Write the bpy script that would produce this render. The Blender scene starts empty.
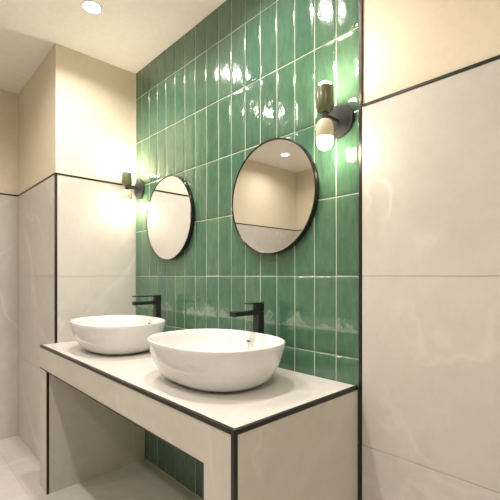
import bpy, bmesh, math, random
from mathutils import Vector, noise
random.seed(7)
C = bpy.context.scene.collection
R = math.radians
PI = math.pi

# ------------------------------------------------------------------ sizes (metres)
H_EYE = 1.2036
XR = -0.7407          # right end of the green tiling
XP = -2.453           # face of the projecting wall on the left
YC = -0.511           # its front face
XL = -3.335           # far left wall
YB = -2.796           # wall behind the camera
XE = 0.95             # wall at the right hand end of the room
ZT = H_EYE + 0.603    # dado trim
ZC = H_EYE + 1.3815   # ceiling
ZK = H_EYE - 0.3958   # worktop surface
YF = -0.5936          # front of the counter
ZFB = H_EYE - 0.5289  # bottom of the front panel
XCR = -0.7455         # right side of the counter
TW, TH = 0.1018, 0.3  # green tiles

# ------------------------------------------------------------------ helpers
def link(o, parent=None):
    C.objects.link(o)
    if parent: o.parent = parent
    return o

def obj(name, bm, m, parent=None, smooth=False, auto=None):
    bmesh.ops.recalc_face_normals(bm, faces=bm.faces)
    me = bpy.data.meshes.new(name)
    bm.to_mesh(me); bm.free()
    for mm in (m if isinstance(m, (list, tuple)) else [m]): me.materials.append(mm)
    if smooth:
        for p in me.polygons: p.use_smooth = True
        if auto is not None:
            me.set_sharp_from_angle(angle=R(auto))
    return link(bpy.data.objects.new(name, me), parent)

def struct(name, bm, m, parent=None, **k):
    o = obj(name, bm, m, parent, **k)
    if not parent: o['kind'] = 'structure'
    return o

def thing(name, label, cat, loc, group=None, rz=0):
    o = bpy.data.objects.new(name, None); C.objects.link(o)
    o.location = loc; o.rotation_euler = (0, 0, rz); o.empty_display_size = .05
    o['label'] = label; o['category'] = cat
    if group: o['group'] = group
    return o

def dup(root, loc, label):
    r = root.copy(); C.objects.link(r); r.location = loc; r['label'] = label
    for ch in list(root.children):
        c = ch.copy(); C.objects.link(c); c.parent = r
        for g in ch.children:
            d = g.copy(); C.objects.link(d); d.parent = c
    return r

def box(bm, x0, y0, z0, x1, y1, z1, bev=0, seg=2, mi=0):
    vs = [bm.verts.new(p) for p in ((x0,y0,z0),(x1,y0,z0),(x1,y1,z0),(x0,y1,z0),(x0,y0,z1),(x1,y0,z1),(x1,y1,z1),(x0,y1,z1))]
    fs = [bm.faces.new([vs[i] for i in q]) for q in ((0,3,2,1),(4,5,6,7),(0,1,5,4),(1,2,6,5),(2,3,7,6),(3,0,4,7))]
    for f in fs: f.material_index = mi
    if bev:
        es = list({e for f in fs for e in f.edges})
        bmesh.ops.bevel(bm, geom=es, offset=bev, segments=seg, profile=.6, affect='EDGES')

def boxbm(*a, **k):
    bm = bmesh.new(); box(bm, *a, **k); return bm

def lathe(bm, prof, axis='z', n=48, c=(0,0,0), close=False):
    rings = []
    for r, h in prof:
        ring = []
        if r < 1e-6:
            p = (0,0,h) if axis == 'z' else (0,h,0)
            ring = [bm.verts.new(Vector(p)+Vector(c))]
        else:
            for i in range(n):
                a = 2*PI*i/n
                p = (r*math.cos(a), r*math.sin(a), h) if axis == 'z' else (r*math.cos(a), h, r*math.sin(a))
                ring.append(bm.verts.new(Vector(p)+Vector(c)))
        rings.append(ring)
    prs = list(zip(rings, rings[1:]))
    if close: prs.append((rings[-1], rings[0]))
    for a, b in prs:
        if len(a) == 1 and len(b) == 1: continue
        for i in range(n):
            j = (i+1) % n
            if len(a) == 1: bm.faces.new((a[0], b[i], b[j]))
            elif len(b) == 1: bm.faces.new((a[i], a[j], b[0]))
            else: bm.faces.new((a[i], a[j], b[j], b[i]))

# ------------------------------------------------------------------ materials
def newmat(name):
    m = bpy.data.materials.new(name); m.use_nodes = True
    nt = m.node_tree; return m, nt, nt.nodes['Principled BSDF']

def N(nt, t, **k):
    n = nt.nodes.new(t)
    for a, v in k.items():
        if a in n.inputs: n.inputs[a].default_value = v
        else: setattr(n, a, v)
    return n

def lk(nt, a, b): nt.links.new(a, b)

def ramp(nt, fac, stops):
    r = nt.nodes.new('ShaderNodeValToRGB'); e = r.color_ramp.elements
    while len(e) < len(stops): e.new(.5)
    for el, (p, c) in zip(e, stops): el.position = p; el.color = (*c, 1)
    lk(nt, fac, r.inputs[0]); return r.outputs[0]

def simple(name, col, rough=.5, metal=0, bump=0, bscale=200, spec=None, coat=0):
    m, nt, p = newmat(name)
    p.inputs['Roughness'].default_value = rough; p.inputs['Metallic'].default_value = metal
    p.inputs['Coat Weight'].default_value = coat
    if spec is not None: p.inputs['Specular IOR Level'].default_value = spec
    g = N(nt, 'ShaderNodeNewGeometry')
    no = N(nt, 'ShaderNodeTexNoise', Scale=bscale*.2, Detail=3.0)
    lk(nt, g.outputs['Position'], no.inputs['Vector'])
    c = ramp(nt, no.outputs[0], [(.3, [x*.97 for x in col]), (.7, [min(1, x*1.02) for x in col])])
    lk(nt, c, p.inputs['Base Color'])
    if bump:
        n2 = N(nt, 'ShaderNodeTexNoise', Scale=bscale, Detail=2.0)
        lk(nt, g.outputs['Position'], n2.inputs['Vector'])
        b = N(nt, 'ShaderNodeBump', Strength=bump, Distance=.002)
        lk(nt, n2.outputs[0], b.inputs['Height']); lk(nt, b.outputs[0], p.inputs['Normal'])
    return m

def emis(name, col, s):
    m, nt, p = newmat(name)
    p.inputs['Base Color'].default_value = (.9,.9,.9,1)
    p.inputs['Emission Color'].default_value = (*col, 1)
    p.inputs['Emission Strength'].default_value = s
    return m

def stone(name, base, rough=.32, vein=1.0, seed=0.0, seams=None):
    """large format porcelain with pale marble veining"""
    m, nt, p = newmat(name)
    g = N(nt, 'ShaderNodeNewGeometry')
    mp = N(nt, 'ShaderNodeMapping'); mp.inputs['Location'].default_value = (seed, seed*.7, seed*.3)
    lk(nt, g.outputs['Position'], mp.inputs[0])
    big = N(nt, 'ShaderNodeTexNoise', Scale=1.6, Detail=5.0, Roughness=.55, Distortion=.4)
    fine = N(nt, 'ShaderNodeTexNoise', Scale=14.0, Detail=6.0, Roughness=.7)
    lk(nt, mp.outputs[0], big.inputs['Vector']); lk(nt, mp.outputs[0], fine.inputs['Vector'])
    c1 = ramp(nt, big.outputs[0], [(.3, [x*.91 for x in base]), (.7, [min(1, x*1.06) for x in base])])
    c2 = ramp(nt, fine.outputs[0], [(.25, (.92,.92,.92)), (.75, (1.03,1.03,1.03))])
    mu = N(nt, 'ShaderNodeMixRGB', blend_type='MULTIPLY'); mu.inputs[0].default_value = 1
    lk(nt, c1, mu.inputs[1]); lk(nt, c2, mu.inputs[2])
    # veins: thin contour of a distorted noise
    vn = N(nt, 'ShaderNodeTexNoise', Scale=.85, Detail=4.0, Roughness=.55, Distortion=1.1)
    lk(nt, mp.outputs[0], vn.inputs['Vector'])
    v = ramp(nt, vn.outputs[0], [(.484,(0,0,0)),(.5,(1,1,1)),(.52,(0,0,0))])
    br = N(nt, 'ShaderNodeTexNoise', Scale=2.3, Detail=2.0)
    lk(nt, mp.outputs[0], br.inputs['Vector'])
    brk = ramp(nt, br.outputs[0], [(.38,(.05,.05,.05)),(.6,(1,1,1))])
    vm = N(nt, 'ShaderNodeMath', operation='MULTIPLY'); lk(nt, v, vm.inputs[0]); lk(nt, brk, vm.inputs[1])
    vs = N(nt, 'ShaderNodeMath', operation='MULTIPLY'); lk(nt, vm.outputs[0], vs.inputs[0]); vs.inputs[1].default_value = .45*vein
    mx = N(nt, 'ShaderNodeMixRGB'); lk(nt, vs.outputs[0], mx.inputs[0]); lk(nt, mu.outputs[0], mx.inputs[1])
    mx.inputs[2].default_value = (min(1, base[0]*1.45), min(1, base[1]*1.48), min(1, base[2]*1.52), 1)
    out = mx.outputs[0]
    if seams:
        bt = N(nt, 'ShaderNodeTexBrick', offset=0.0, squash=1.0)
        for k, vv in (('Scale',1.0),('Mortar Size',.0016),('Mortar Smooth',.3),('Brick Width',seams[0]),('Row Height',seams[1])): bt.inputs[k].default_value = vv
        m2 = N(nt, 'ShaderNodeMapping'); m2.inputs['Location'].default_value = (seams[2], seams[3], 0)
        lk(nt, g.outputs['Position'], m2.inputs[0]); lk(nt, m2.outputs[0], bt.inputs['Vector'])
        m3 = N(nt, 'ShaderNodeMixRGB'); lk(nt, bt.outputs['Fac'], m3.inputs[0]); lk(nt, out, m3.inputs[1])
        m3.inputs[2].default_value = (*[x*.72 for x in base], 1); out = m3.outputs[0]
    lk(nt, out, p.inputs['Base Color'])
    p.inputs['Roughness'].default_value = rough
    b = N(nt, 'ShaderNodeBump', Strength=.12, Distance=.002)
    lk(nt, fine.outputs[0], b.inputs['Height']); lk(nt, b.outputs[0], p.inputs['Normal'])
    return m

def green_tile():
    m, nt, p = newmat('green_glazed_tile')
    g = N(nt, 'ShaderNodeNewGeometry')
    isl = g.outputs['Random Per Island']
    base = ramp(nt, isl, [(0,(.056,.132,.080)),(.3,(.066,.152,.092)),(.55,(.052,.140,.091)),(.8,(.086,.172,.102)),(1,(.062,.150,.099))])
    mp = N(nt, 'ShaderNodeMapping'); mp.inputs['Scale'].default_value = (42, 42, 13)
    lk(nt, g.outputs['Position'], mp.inputs[0])
    st = N(nt, 'ShaderNodeTexNoise', Scale=1.0, Detail=5.0, Roughness=.6, Distortion=.5)
    lk(nt, mp.outputs[0], st.inputs['Vector'])
    sc = ramp(nt, st.outputs[0], [(.25,(.74,.78,.78)),(.5,(1,1,1)),(.75,(1.26,1.2,1.15))])
    mu = N(nt, 'ShaderNodeMixRGB', blend_type='MULTIPLY'); mu.inputs[0].default_value = 1
    lk(nt, base, mu.inputs[1]); lk(nt, sc, mu.inputs[2])
    # ragged pale mark running along the tiles at splash height
    sp = N(nt, 'ShaderNodeSeparateXYZ'); lk(nt, g.outputs['Position'], sp.inputs[0])
    n1 = N(nt, 'ShaderNodeTexNoise', Scale=10.0, Detail=5.0, Roughness=.6); lk(nt, g.outputs['Position'], n1.inputs['Vector'])
    top = N(nt, 'ShaderNodeMath', operation='MULTIPLY_ADD'); lk(nt, n1.outputs[0], top.inputs[0]); top.inputs[1].default_value = .30; top.inputs[2].default_value = .868
    lt = N(nt, 'ShaderNodeMath', operation='LESS_THAN'); lk(nt, sp.outputs[2], lt.inputs[0]); lk(nt, top.outputs[0], lt.inputs[1])
    n1b = N(nt, 'ShaderNodeMath', operation='MULTIPLY_ADD'); lk(nt, n1.outputs[0], n1b.inputs[0]); n1b.inputs[1].default_value = .02; n1b.inputs[2].default_value = .985
    gt = N(nt, 'ShaderNodeMath', operation='GREATER_THAN'); lk(nt, sp.outputs[2], gt.inputs[0]); lk(nt, n1b.outputs[0], gt.inputs[1])
    n2 = N(nt, 'ShaderNodeTexNoise', Scale=70.0, Detail=4.0, Roughness=.7); lk(nt, g.outputs['Position'], n2.inputs['Vector'])
    fl = ramp(nt, n2.outputs[0], [(.35,(.10,.10,.10)),(.66,(.36,.36,.36))])
    m1 = N(nt, 'ShaderNodeMath', operation='MULTIPLY'); lk(nt, lt.outputs[0], m1.inputs[0]); lk(nt, gt.outputs[0], m1.inputs[1])
    m2 = N(nt, 'ShaderNodeMath', operation='MULTIPLY'); lk(nt, m1.outputs[0], m2.inputs[0]); lk(nt, fl, m2.inputs[1])
    mx = N(nt, 'ShaderNodeMixRGB'); lk(nt, m2.outputs[0], mx.inputs[0]); lk(nt, mu.outputs[0], mx.inputs[1]); mx.inputs[2].default_value = (.42,.5,.38,1)
    lk(nt, mx.outputs[0], p.inputs['Base Color'])
    p.inputs['Roughness'].default_value = .085
    p.inputs['IOR'].default_value = 1.72
    # hand-made waviness
    w1 = N(nt, 'ShaderNodeTexNoise', Scale=22.0, Detail=1.0, Roughness=.4)
    w2 = N(nt, 'ShaderNodeTexNoise', Scale=75.0, Detail=2.0, Roughness=.5)
    off = N(nt, 'ShaderNodeVectorMath', operation='MULTIPLY_ADD')
    cmb = N(nt, 'ShaderNodeCombineXYZ'); lk(nt, isl, cmb.inputs[1])
    off.inputs[1].default_value = (1,1,.55); lk(nt, g.outputs['Position'], off.inputs[0]); 
    sc2 = N(nt, 'ShaderNodeVectorMath', operation='SCALE'); sc2.inputs['Scale'].default_value = 30.0
    lk(nt, cmb.outputs[0], sc2.inputs[0]); lk(nt, sc2.outputs[0], off.inputs[2])
    for w in (w1, w2): lk(nt, off.outputs[0], w.inputs['Vector'])
    ad = N(nt, 'ShaderNodeMath', operation='MULTIPLY_ADD'); lk(nt, w2.outputs[0], ad.inputs[0]); ad.inputs[1].default_value = .45; lk(nt, w1.outputs[0], ad.inputs[2])
    b = N(nt, 'ShaderNodeBump', Strength=1.0, Distance=.0015)
    lk(nt, ad.outputs[0], b.inputs['Height']); lk(nt, b.outputs[0], p.inputs['Normal'])
    return m

PAINT = simple('cream_wall_paint', (.73,.645,.50), .75, bump=.05)
CEIL = simple('ceiling_paint', (.92,.87,.81), .8, bump=.04)
STONE = stone('beige_wall_porcelain', (.585,.557,.505), .38, .65, 4.7)
CSTONE = stone('beige_counter_porcelain', (.62,.58,.515), .4, .4, 8.4)
TOPST = stone('pale_worktop_porcelain', (.60,.57,.53), .34, .25, 5.2)
FLOORM = stone('pale_floor_porcelain', (.62,.59,.545), .3, .35, 1.7, seams=(.6,.6,.41,.07))
GREEN = green_tile()
GROUT = simple('pale_green_grout', (.50,.54,.42), .7)
BLACKM = simple('black_metal_trim', (.045,.041,.037), .3, .75)
TAPM = simple('matt_black_tap', (.02,.02,.021), .33, .3)
FRAMEM = simple('dark_bronze_mirror_frame', (.05,.045,.04), .25, .85)
CERAM = simple('white_ceramic', (.75,.74,.72), .12, coat=.3)
CHROME = simple('chrome', (.75,.75,.75), .12, 1)
DARK = simple('dark_hole', (.03,.03,.03), .6)
WHITEP = simple('white_downlight_ring', (.85,.84,.82), .4)
CUPG = simple('olive_green_shade', (.12,.14,.055), .25)
PLATEM = simple('dark_grey_backplate', (.05,.055,.052), .38, .4)
CREAMG = simple('cream_shade', (.72,.66,.46), .25)
MIRR = bpy.data.materials.new('mirror_silver'); MIRR.use_nodes = True
_p = MIRR.node_tree.nodes['Principled BSDF']
_p.inputs['Base Color'].default_value = (.93,.93,.92,1); _p.inputs['Metallic'].default_value = 1; _p.inputs['Roughness'].default_value = .004
WARM = (1.0, .84, .63)
BULB = emis('glowing_opal_bulb', WARM, 100)
BULBUP = emis('glowing_upward_bulb', WARM, 210)
DLENS = emis('downlight_lens', (1.0,.93,.84), 30)

# ------------------------------------------------------------------ room shell
T = .12
struct('floor', boxbm(XL-T, YB-T, -T, XE+T, T, 0), FLOORM)
struct('ceiling', boxbm(XL-T, YB-T, ZC, XE+T, T, ZC+T), CEIL)

def clad(parent, slabs, m=STONE):
    """slabs: boxes of porcelain with hairline joints"""
    bm = bmesh.new()
    for s in slabs: box(bm, *s, bev=.0007, seg=1)
    return obj('stone_cladding', bm, m, parent)

g = .0008
def zsplit():
    return [(0, .6018-g), (.6018+g, H_EYE-g), (H_EYE+g, ZT)]

# green tiled wall
def green_wall():
    bm = boxbm(XP, .0022, 0, XR, T, ZC)
    w = struct('wall_back', bm, GROUT)
    bm = bmesh.new()
    gap = .0009
    nx, nz = 6, 14
    k = 0
    for i in range(17):
        x1 = XR - i*TW - gap; x0 = max(XR-(i+1)*TW+gap, XP+.0005)
        for j in range(-5, 6):
            z0 = max(H_EYE + j*TH + gap, .0); z1 = min(H_EYE+(j+1)*TH-gap, ZC)
            if z1 - z0 < .01: continue
            tx, tz = random.gauss(0, .003), random.gauss(0, .0025); so = random.uniform(0, 90)
            off = random.uniform(-.0004, .0004)
            xm, zm = (x0+x1)/2, (z0+z1)/2
            xs = [x0, x0+.0015, x0+.005] + [x0+.005+(x1-x0-.01)*a/nx for a in range(1, nx)] + [x1-.005, x1-.0015, x1]
            zs = [z0, z0+.0015, z0+.005] + [z0+.005+(z1-z0-.01)*a/nz for a in range(1, nz)] + [z1-.005, z1-.0015, z1]
            gr = []
            for z in zs:
                row = []
                for x in xs:
                    e = min(x-x0, x1-x, z-z0, z1-z)
                    y = off + tx*(x-xm) + tz*(z-zm)
                    if e < .0001: y += .0045
                    elif e < .002: y += .0011
                    elif e < .0055: y += .0003
                    y += .0005*noise.noise(Vector((x*16+so, z*9, so)))
                    row.append(bm.verts.new((x, y, z)))
                gr.append(row)
            for a in range(len(zs)-1):
                for b in range(len(xs)-1):
                    bm.faces.new((gr[a][b], gr[a][b+1], gr[a+1][b+1], gr[a+1][b]))
    obj('glazed_tiles', bm, GREEN, w, smooth=True)
green_wall()

# wall to the right of the green tiling
wr = struct('wall_right', boxbm(XR, .004, 0, XE+T, T, ZC), PAINT)
clad(wr, [(XR+.010, -.002, a, XE, .006, b) for a, b in zsplit()])
# projecting wall block on the left
wa = struct('wall_left', boxbm(XL-T, YC+.004, 0, XP-.004, T, ZC), PAINT)
bm = bmesh.new()
for a, b in [(0, .6018-g), (.6018+g, H_EYE-g), (H_EYE+g, ZT)]:
    box(bm, XP-.006, YC+.012, a, XP, 0, b, bev=.0007, seg=1)
    box(bm, XL+.002, YC, a, XP-.012, YC+.006, b, bev=.0007, seg=1)
obj('stone_cladding', bm, STONE, wa)
# remaining walls
wl = struct('wall_far_left', boxbm(XL-T, YB-T, 0, XL-.004, YC+.004, ZC), PAINT)
clad(wl, [(XL-.006, YB, a, XL, YC-.001, b) for a, b in zsplit()])
wb = struct('wall_front', boxbm(XL-.004, YB-T, 0, XE+T, YB-.004, ZC), PAINT)
clad(wb, [(XL, YB-.006, a, XE, YB, b) for a, b in zsplit()])
we = struct('wall_end', boxbm(XE+.004, YB-.004, 0, XE+T, .004, ZC), PAINT)
clad(we, [(XE, YB+.001, a, XE+.006, -.003, b) for a, b in zsplit()])

# black metal trims
t = .0105
struct('trim_1', boxbm(XR-.003, -.004, 0, XR+.0095, .008, ZC, bev=.001, seg=1), BLACKM)              # beside green tiles
struct('trim_2', boxbm(XR+.0095, -.0045, ZT, XE, .005, ZT+t, bev=.001, seg=1), BLACKM)         # right dado
struct('trim_3', boxbm(XP-.006, YC+.002, ZT, XP+.0025, -.001, ZT+t, bev=.001, seg=1), BLACKM)
struct('trim_4', boxbm(XL, YC-.0025, ZT, XP+.0025, YC+.006, ZT+t, bev=.001, seg=1), BLACKM)
struct('trim_5', boxbm(XP-.012, YC-.0015, ZK, XP+.0015, YC+.012, ZT, bev=.001, seg=1), BLACKM) # corner
struct('trim_6', boxbm(XL-.006, YB+.003, ZT, XL+.0025, YC-.0025, ZT+t, bev=.001, seg=1), BLACKM)
struct('trim_7', boxbm(XL+.0025, YB-.006, ZT, XE-.0025, YB+.0025, ZT+t, bev=.001, seg=1), BLACKM)
struct('trim_8', boxbm(XE-.0025, YB+.0025, ZT, XE+.006, -.005, ZT+t, bev=.001, seg=1), BLACKM)
# slim painted bead down the corner between cream paint and green tiles
struct('trim_9', boxbm(XP-.004, -.004, ZT+t, XP+.006, .010, ZC, bev=.001, seg=1), PAINT)

# ------------------------------------------------------------------ counter
vc = thing('vanity_counter', 'built-in beige stone washstand with black edge trims and open space underneath', 'counter', ((XP+XCR)/2, YF, 0))
ox, oy = vc.location.x, vc.location.y
def P(x0, y0, z0, x1, y1, z1, **k): return boxbm(x0-ox, y0-oy, z0, x1-ox, y1-oy, z1, **k)
e = .0125
xl0, xl1, xr0 = XP, -2.318, -.8824
lo = XP+.001
# worktop: over the room in front of the projecting wall it reaches its corner
obj('worktop', P(lo, YF+e, ZK-.02, XCR-e, -.003, ZK, bev=.0006, seg=1), TOPST, vc)
bm = P(lo, YF+.001, ZFB+.006, XCR-e, YF+.021, ZK-e)
box(bm, xr0+.006-ox, YF+.001-oy, 0, XCR-e-ox, YF+.021-oy, ZFB+.006)
obj('front_panel', bm, CSTONE, vc)
obj('soffit', P(xl1-.05, YF+.021, ZFB+.002, xr0+.05, -.003, ZFB+.014), CSTONE, vc)
lg = obj('leg_panel', P(lo, YF+.001, 0, xl1-.012, -.003, ZFB+.004, bev=.0006, seg=1), CSTONE, vc)
lg2 = obj('leg_panel', P(xr0+.006, YF+.021, 0, XCR-e, -.003, ZFB+.004, bev=.0006, seg=1), CSTONE, vc)
obj('leg_lining', P(xl1-.012, YF+.012, 0, xl1-.001, -.003, ZFB+.002), CSTONE, vc)
obj('side_panel', P(XCR-.012, YF+e, 0, XCR-.001, -.0055, ZK-e, bev=.0006, seg=1), CSTONE, vc)
obj('edge_trim', P(lo, YF-.001, ZK-e, XCR-e, YF+e, ZK+.001, bev=.0015), BLACKM, vc)
obj('edge_trim', P(XCR-e, YF-.001, ZK-e, XCR+.001, -.0045, ZK+.001, bev=.0015), BLACKM, vc)
obj('edge_trim', P(XCR-e, YF-.001, 0, XCR+.001, YF+e, ZK-e, bev=.0015), BLACKM, vc)
obj('opening_trim', P(xl1-.012, YF-.0005, 0, xl1, YF+.012, ZFB, bev=.001), BLACKM, vc)
obj('opening_trim', P(lo, YF-.0005, ZFB, xr0+.006, YF+.010, ZFB+.006, bev=.001), BLACKM, vc)
obj('opening_trim', P(xr0, YF-.0005, 0, xr0+.006, YF+.010, ZFB, bev=.001), BLACKM, vc)

# ------------------------------------------------------------------ basins
def sring(bm, a, b, z, n=2.39, seg=96):
    out = []
    for i in range(seg):
        t_ = 2*PI*i/seg; c, s = math.cos(t_), math.sin(t_)
        out.append(bm.verts.new((math.copysign(abs(c)**(2/n), c)*a, math.copysign(abs(s)**(2/n), s)*b, z)))
    return out
def make_basin(loc, label):
    root = thing('wash_basin', label, 'sink', loc, 'oval vessel basins on the worktop')
    A, B, Z = .281, .222, .159
    prof = [(.60,.0,.0012),(.68,0,.005),(.745,0,.012),(.815,0,.027),(.878,0,.052),(.932,0,.083),(.97,0,.115),(.992,0,.14),(1.0,0,.155)]
    bm = bmesh.new(); rings = []
    for s, _, z in prof: rings.append(sring(bm, A*s, A*s-(A-B)*(.55+.45*s), z))
    rings.append(sring(bm, A-.001, B-.001, Z-.001))
    rings.append(sring(bm, A-.0035, B-.0035, Z))
    rings.append(sring(bm, A-.0065, B-.0065, Z-.001))
    d = .010
    for s, z in ((.992,.150),(.98,.135),(.955,.105),(.92,.078),(.87,.054),(.80,.036),(.68,.024),(.5,.019),(.3,.016),(.12,.015)):
        rings.append(sring(bm, A*s-d, A*s-(A-B)*(.55+.45*s)-d if s > .3 else A*s*.9-d*.5, z))
    for r0, r1 in zip(rings, rings[1:]):
        for i in range(len(r0)):
            j = (i+1) % len(r0); bm.faces.new((r0[i], r0[j], r1[j], r1[i]))
    bm.faces.new(rings[0]); bm.faces.new(rings[-1])
    obj('bowl', bm, CERAM, root, smooth=True, auto=50)
    # overflow slot in the far inner wall
    def sl(bm, w, h, th, y, z):
        n = 24; fr = []; bk = []
        for i in range(n):
            t_ = 2*PI*i/n; c, s = math.cos(t_), math.sin(t_)
            x = math.copysign(abs(c)**.7, c)*w-.021; zz = math.copysign(abs(s)**.8, s)*h
            fr.append(bm.verts.new((x, y-th, z+zz*.97))); bk.append(bm.verts.new((x, y+.012, z+zz)))
        bm.faces.new(fr)
        for i in range(n): bm.faces.new((fr[i], fr[(i+1)%n], bk[(i+1)%n], bk[i]))
    yy = .200
    bm = bmesh.new(); sl(bm, .0145, .0062, .002, yy, .122)
    ov = obj('overflow_ring', bm, CHROME, root)
    bm = bmesh.new(); sl(bm, .0115, .0034, .0026, yy, .122)
    obj('overflow_hole', bm, DARK, ov)
    bm = bmesh.new(); lathe(bm, [(0,.0205),(.026,.0205),(.030,.019),(.030,.012)], n=40)
    dr = obj('drain', bm, CHROME, root, smooth=True, auto=40)
    return root
b1 = make_basin((-1.171, -.324, ZK), 'white oval basin on the near right end of the worktop, larger in view')
b2 = dup(b1, (-2.016, -.324, ZK), 'white oval basin near the projecting left wall, half behind the nearer basin')

# ------------------------------------------------------------------ faucets
def make_faucet(loc, label, lever):
    root = thing('basin_faucet', label, 'faucet', loc, 'tall black basin faucets')
    s = .0175; top = .284
    bm = bmesh.new(); lathe(bm, [(0,0),(.026,0),(.026,.004),(.0245,.006),(0,.006)], n=40)
    obj('base_ring', bm, TAPM, root, smooth=True, auto=35)
    obj('column', boxbm(-s, -s, .006, s, s, top-.040, bev=.003), TAPM, root)
    obj('spout', boxbm(-s, -.149, top-.051, s, -s, top-.032, bev=.002), TAPM, root)
    a = root.children[-1]
    bm = bmesh.new(); lathe(bm, [(0,-.0025),(.009,-.0025),(.010,0),(0,0)], n=24, c=(0,-.137,top-.051))
    obj('aerator', bm, DARK, a)
    obj('valve_body', boxbm(-s, -s, top-.0385, s, s, top-.006, bev=.002), TAPM, root)
    hb = boxbm(-s, -s-lever, top-.0055, s, s, top, bev=.001)
    obj('lever', hb, TAPM, root)
    return root
make_faucet((-1.180, -.078, ZK), 'matt black tall faucet behind the near right basin, below the larger mirror', .052)
make_faucet((-2.030, -.078, ZK), 'matt black tall faucet behind the far left basin, its lever as long as the spout', .131)

# ------------------------------------------------------------------ mirrors
def make_mirror(loc, label):
    root = thing('round_mirror', label, 'mirror', loc, 'round wall mirrors')
    bm = bmesh.new()
    lathe(bm, [(.2445,0),(.249,0),(.2495,-.001),(.2495,-.025),(.249,-.026),(.2455,-.026),(.2445,-.025)], 'y', 128, close=True)
    obj('frame', bm, FRAMEM, root, smooth=True, auto=35)
    bm = bmesh.new()
    lathe(bm, [(0,-.004),(.2444,-.004),(.2444,-.0225),(.2415,-.0235),(0,-.0235)], 'y', 128)
    obj('mirror_glass', bm, MIRR, root, smooth=True, auto=4)
    return root
m1 = make_mirror((-1.166, -.002, 1.548), 'round mirror with thin dark frame nearest the right sconce, reflecting a room corner')
m2 = dup(m1, (-2.003, -.002, 1.548), 'round mirror with thin dark frame next to the left sconce, over the far basin')

# ------------------------------------------------------------------ sconces
def make_sconce(loc, label):
    root = thing('wall_sconce', label, 'wall lamp', loc, 'two-shade wall sconces')
    bm = bmesh.new(); lathe(bm, [(0,0),(.061,0),(.062,-.001),(.062,-.009),(.060,-.012),(.050,-.0135),(0,-.014)], 'y', 64)
    obj('backplate', bm, PLATEM, root, smooth=True, auto=35)
    yo = -.094
    bm = bmesh.new(); lathe(bm, [(0,-.012),(.0055,-.012),(.0055,yo),(0,yo)], 'y', 24)
    lathe(bm, [(0,-.0145),(.009,-.0145),(.0115,-.011),(.0115,.006),(.010,.0072),(0,.0072)], 'z', 32, c=(0,yo,0))
    obj('arm', bm, PLATEM, root, smooth=True, auto=35)
    # upper olive cup, open at the top
    r = .0315
    bm = bmesh.new()
    out = [(0,.014),(.016,.014),(.024,.0175),(.029,.025),(r,.036),(r,.1035),(r-.001,.105),(r-.003,.105),(r-.004,.1035),(r-.004,.036),(.022,.024),(0,.022)]
    lathe(bm, out, 'z', 48, c=(0,yo,-.007))
    cup = obj('upper_shade', bm, CUPG, root, smooth=True, auto=50); cup['label'] = 'olive green upper shade'
    bm = bmesh.new(); lathe(bm, [(0,.0225),(.012,.0225),(.012,.06),(.020,.072),(.0245,.086),(.0255,.104),(.0235,.113),(.0155,.120),(0,.1235)], 'z', 32, c=(0,yo,-.007))
    obj('upper_bulb', bm, BULBUP, root, smooth=True)
    # lower cream dome with an opal bulb below
    bm = bmesh.new()
    prof = [(0,-.014),(.008,-.0145),(.017,-.018),(.024,-.024),(.029,-.033),(r,-.045),(r,-.083),(r-.001,-.0845),(r-.003,-.0845),(r-.004,-.083),(r-.004,-.045),(.020,-.026),(0,-.019)]
    lathe(bm, prof, 'z', 48, c=(0,yo,0))
    lo_ = obj('lower_shade', bm, CREAMG, root, smooth=True, auto=50); lo_['label'] = 'cream lower shade'
    bm = bmesh.new(); lathe(bm, [(0,-.0195),(.010,-.03),(.012,-.055),(.0268,-.078),(.0285,-.092),(.0268,-.107),(.0195,-.119),(.009,-.125),(0,-.1265)], 'z', 32, c=(0,yo,0))
    obj('lower_bulb', bm, BULB, root, smooth=True)
    return root
s1 = make_sconce((-.823, -.003, H_EYE+.578), 'wall sconce with green and cream shades, the nearer one, right of the larger mirror')
s2 = dup(s1, (-2.383, -.003, H_EYE+.578), 'wall sconce with green and cream shades tight in the corner left of the smaller mirror')

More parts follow.
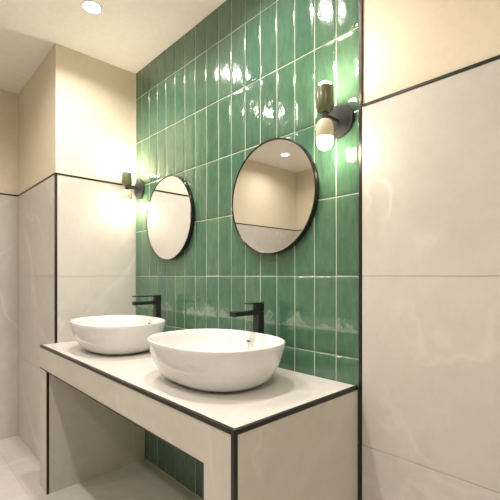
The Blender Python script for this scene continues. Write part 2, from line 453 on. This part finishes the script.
# ------------------------------------------------------------------ downlights
def make_down(loc, label):
    root = thing('recessed_downlight', label, 'ceiling light', loc, 'recessed ceiling downlights')
    bm = bmesh.new(); lathe(bm, [(.040,0),(.040,-.002),(.0425,-.004),(.050,-.003),(.052,0)], 'z', 48, close=True)
    obj('trim_ring', bm, WHITEP, root, smooth=True, auto=40)
    bm = bmesh.new(); lathe(bm, [(0,-.0015),(.0398,-.0015),(.0398,0),(0,0)], 'z', 48)
    obj('lens', bm, DLENS, root)
    return root
spots = [((-2.0,-.47), 'recessed ceiling downlight seen near the top left of the photo'),
         ((-1.17,-.43), 'recessed ceiling downlight above the nearer basin, seen only as a glint in the green tiles'),
         ((-2.25,-1.08), 'recessed ceiling downlight in front of the far basin, a lower glint in the green tiles'),
         ((-1.2,-1.08), 'recessed ceiling downlight in front of the nearer basin, out of the picture'),
         ((-2.92,-2.11), 'recessed ceiling downlight reflected in the larger round mirror'),
         ((-1.3,-2.11), 'added fill downlight in the ceiling behind the camera, left of it'),  # unseen lamp, added to fill the room with light
         ((.25,-1.08), 'added fill downlight in the ceiling near the right hand end wall'),  # also unseen, added for more light from the right
         ((.25,-2.11), 'added fill downlight in the ceiling corner behind the camera')]  # unseen too, an extra fill lamp behind the camera
d0 = None
DW = [8, 8, 5, 7, 4.5, 5, 8, 5]
for i, ((x, y), lab) in enumerate(spots):
    if d0 is None: d0 = make_down((x, y, ZC), lab)
    else: dup(d0, (x, y, ZC), lab)
    ld = bpy.data.lights.new('downlight_beam', 'AREA'); ld.shape = 'DISK'; ld.size = .078
    ld.energy = DW[i]; ld.color = (1.0, .94, .875); ld.spread = R(150)
    lo2 = bpy.data.objects.new('downlight_beam', ld); C.objects.link(lo2); lo2.location = (x, y, ZC-.006)

# ------------------------------------------------------------------ camera, view
cd = bpy.data.cameras.new('camera'); cam = bpy.data.objects.new('camera', cd); C.objects.link(cam)
cam.location = (0, -1.2406, H_EYE); cam.rotation_euler = (R(90), 0, R(46.6973))
cd.sensor_width = 36; cd.lens = 386.714/500*36; cd.shift_y = 26.2/500; cd.clip_start = .02
sc = bpy.context.scene; sc.camera = cam
w = bpy.data.worlds.new('world'); sc.world = w; w.use_nodes = True
w.node_tree.nodes['Background'].inputs[0].default_value = (.9,.92,1,1); w.node_tree.nodes['Background'].inputs[1].default_value = .3
sc.view_settings.view_transform = 'Standard'; sc.view_settings.look = 'None'
sc.view_settings.gamma = 1; sc.view_settings.use_curve_mapping = False
sc.view_settings.exposure = 0.33
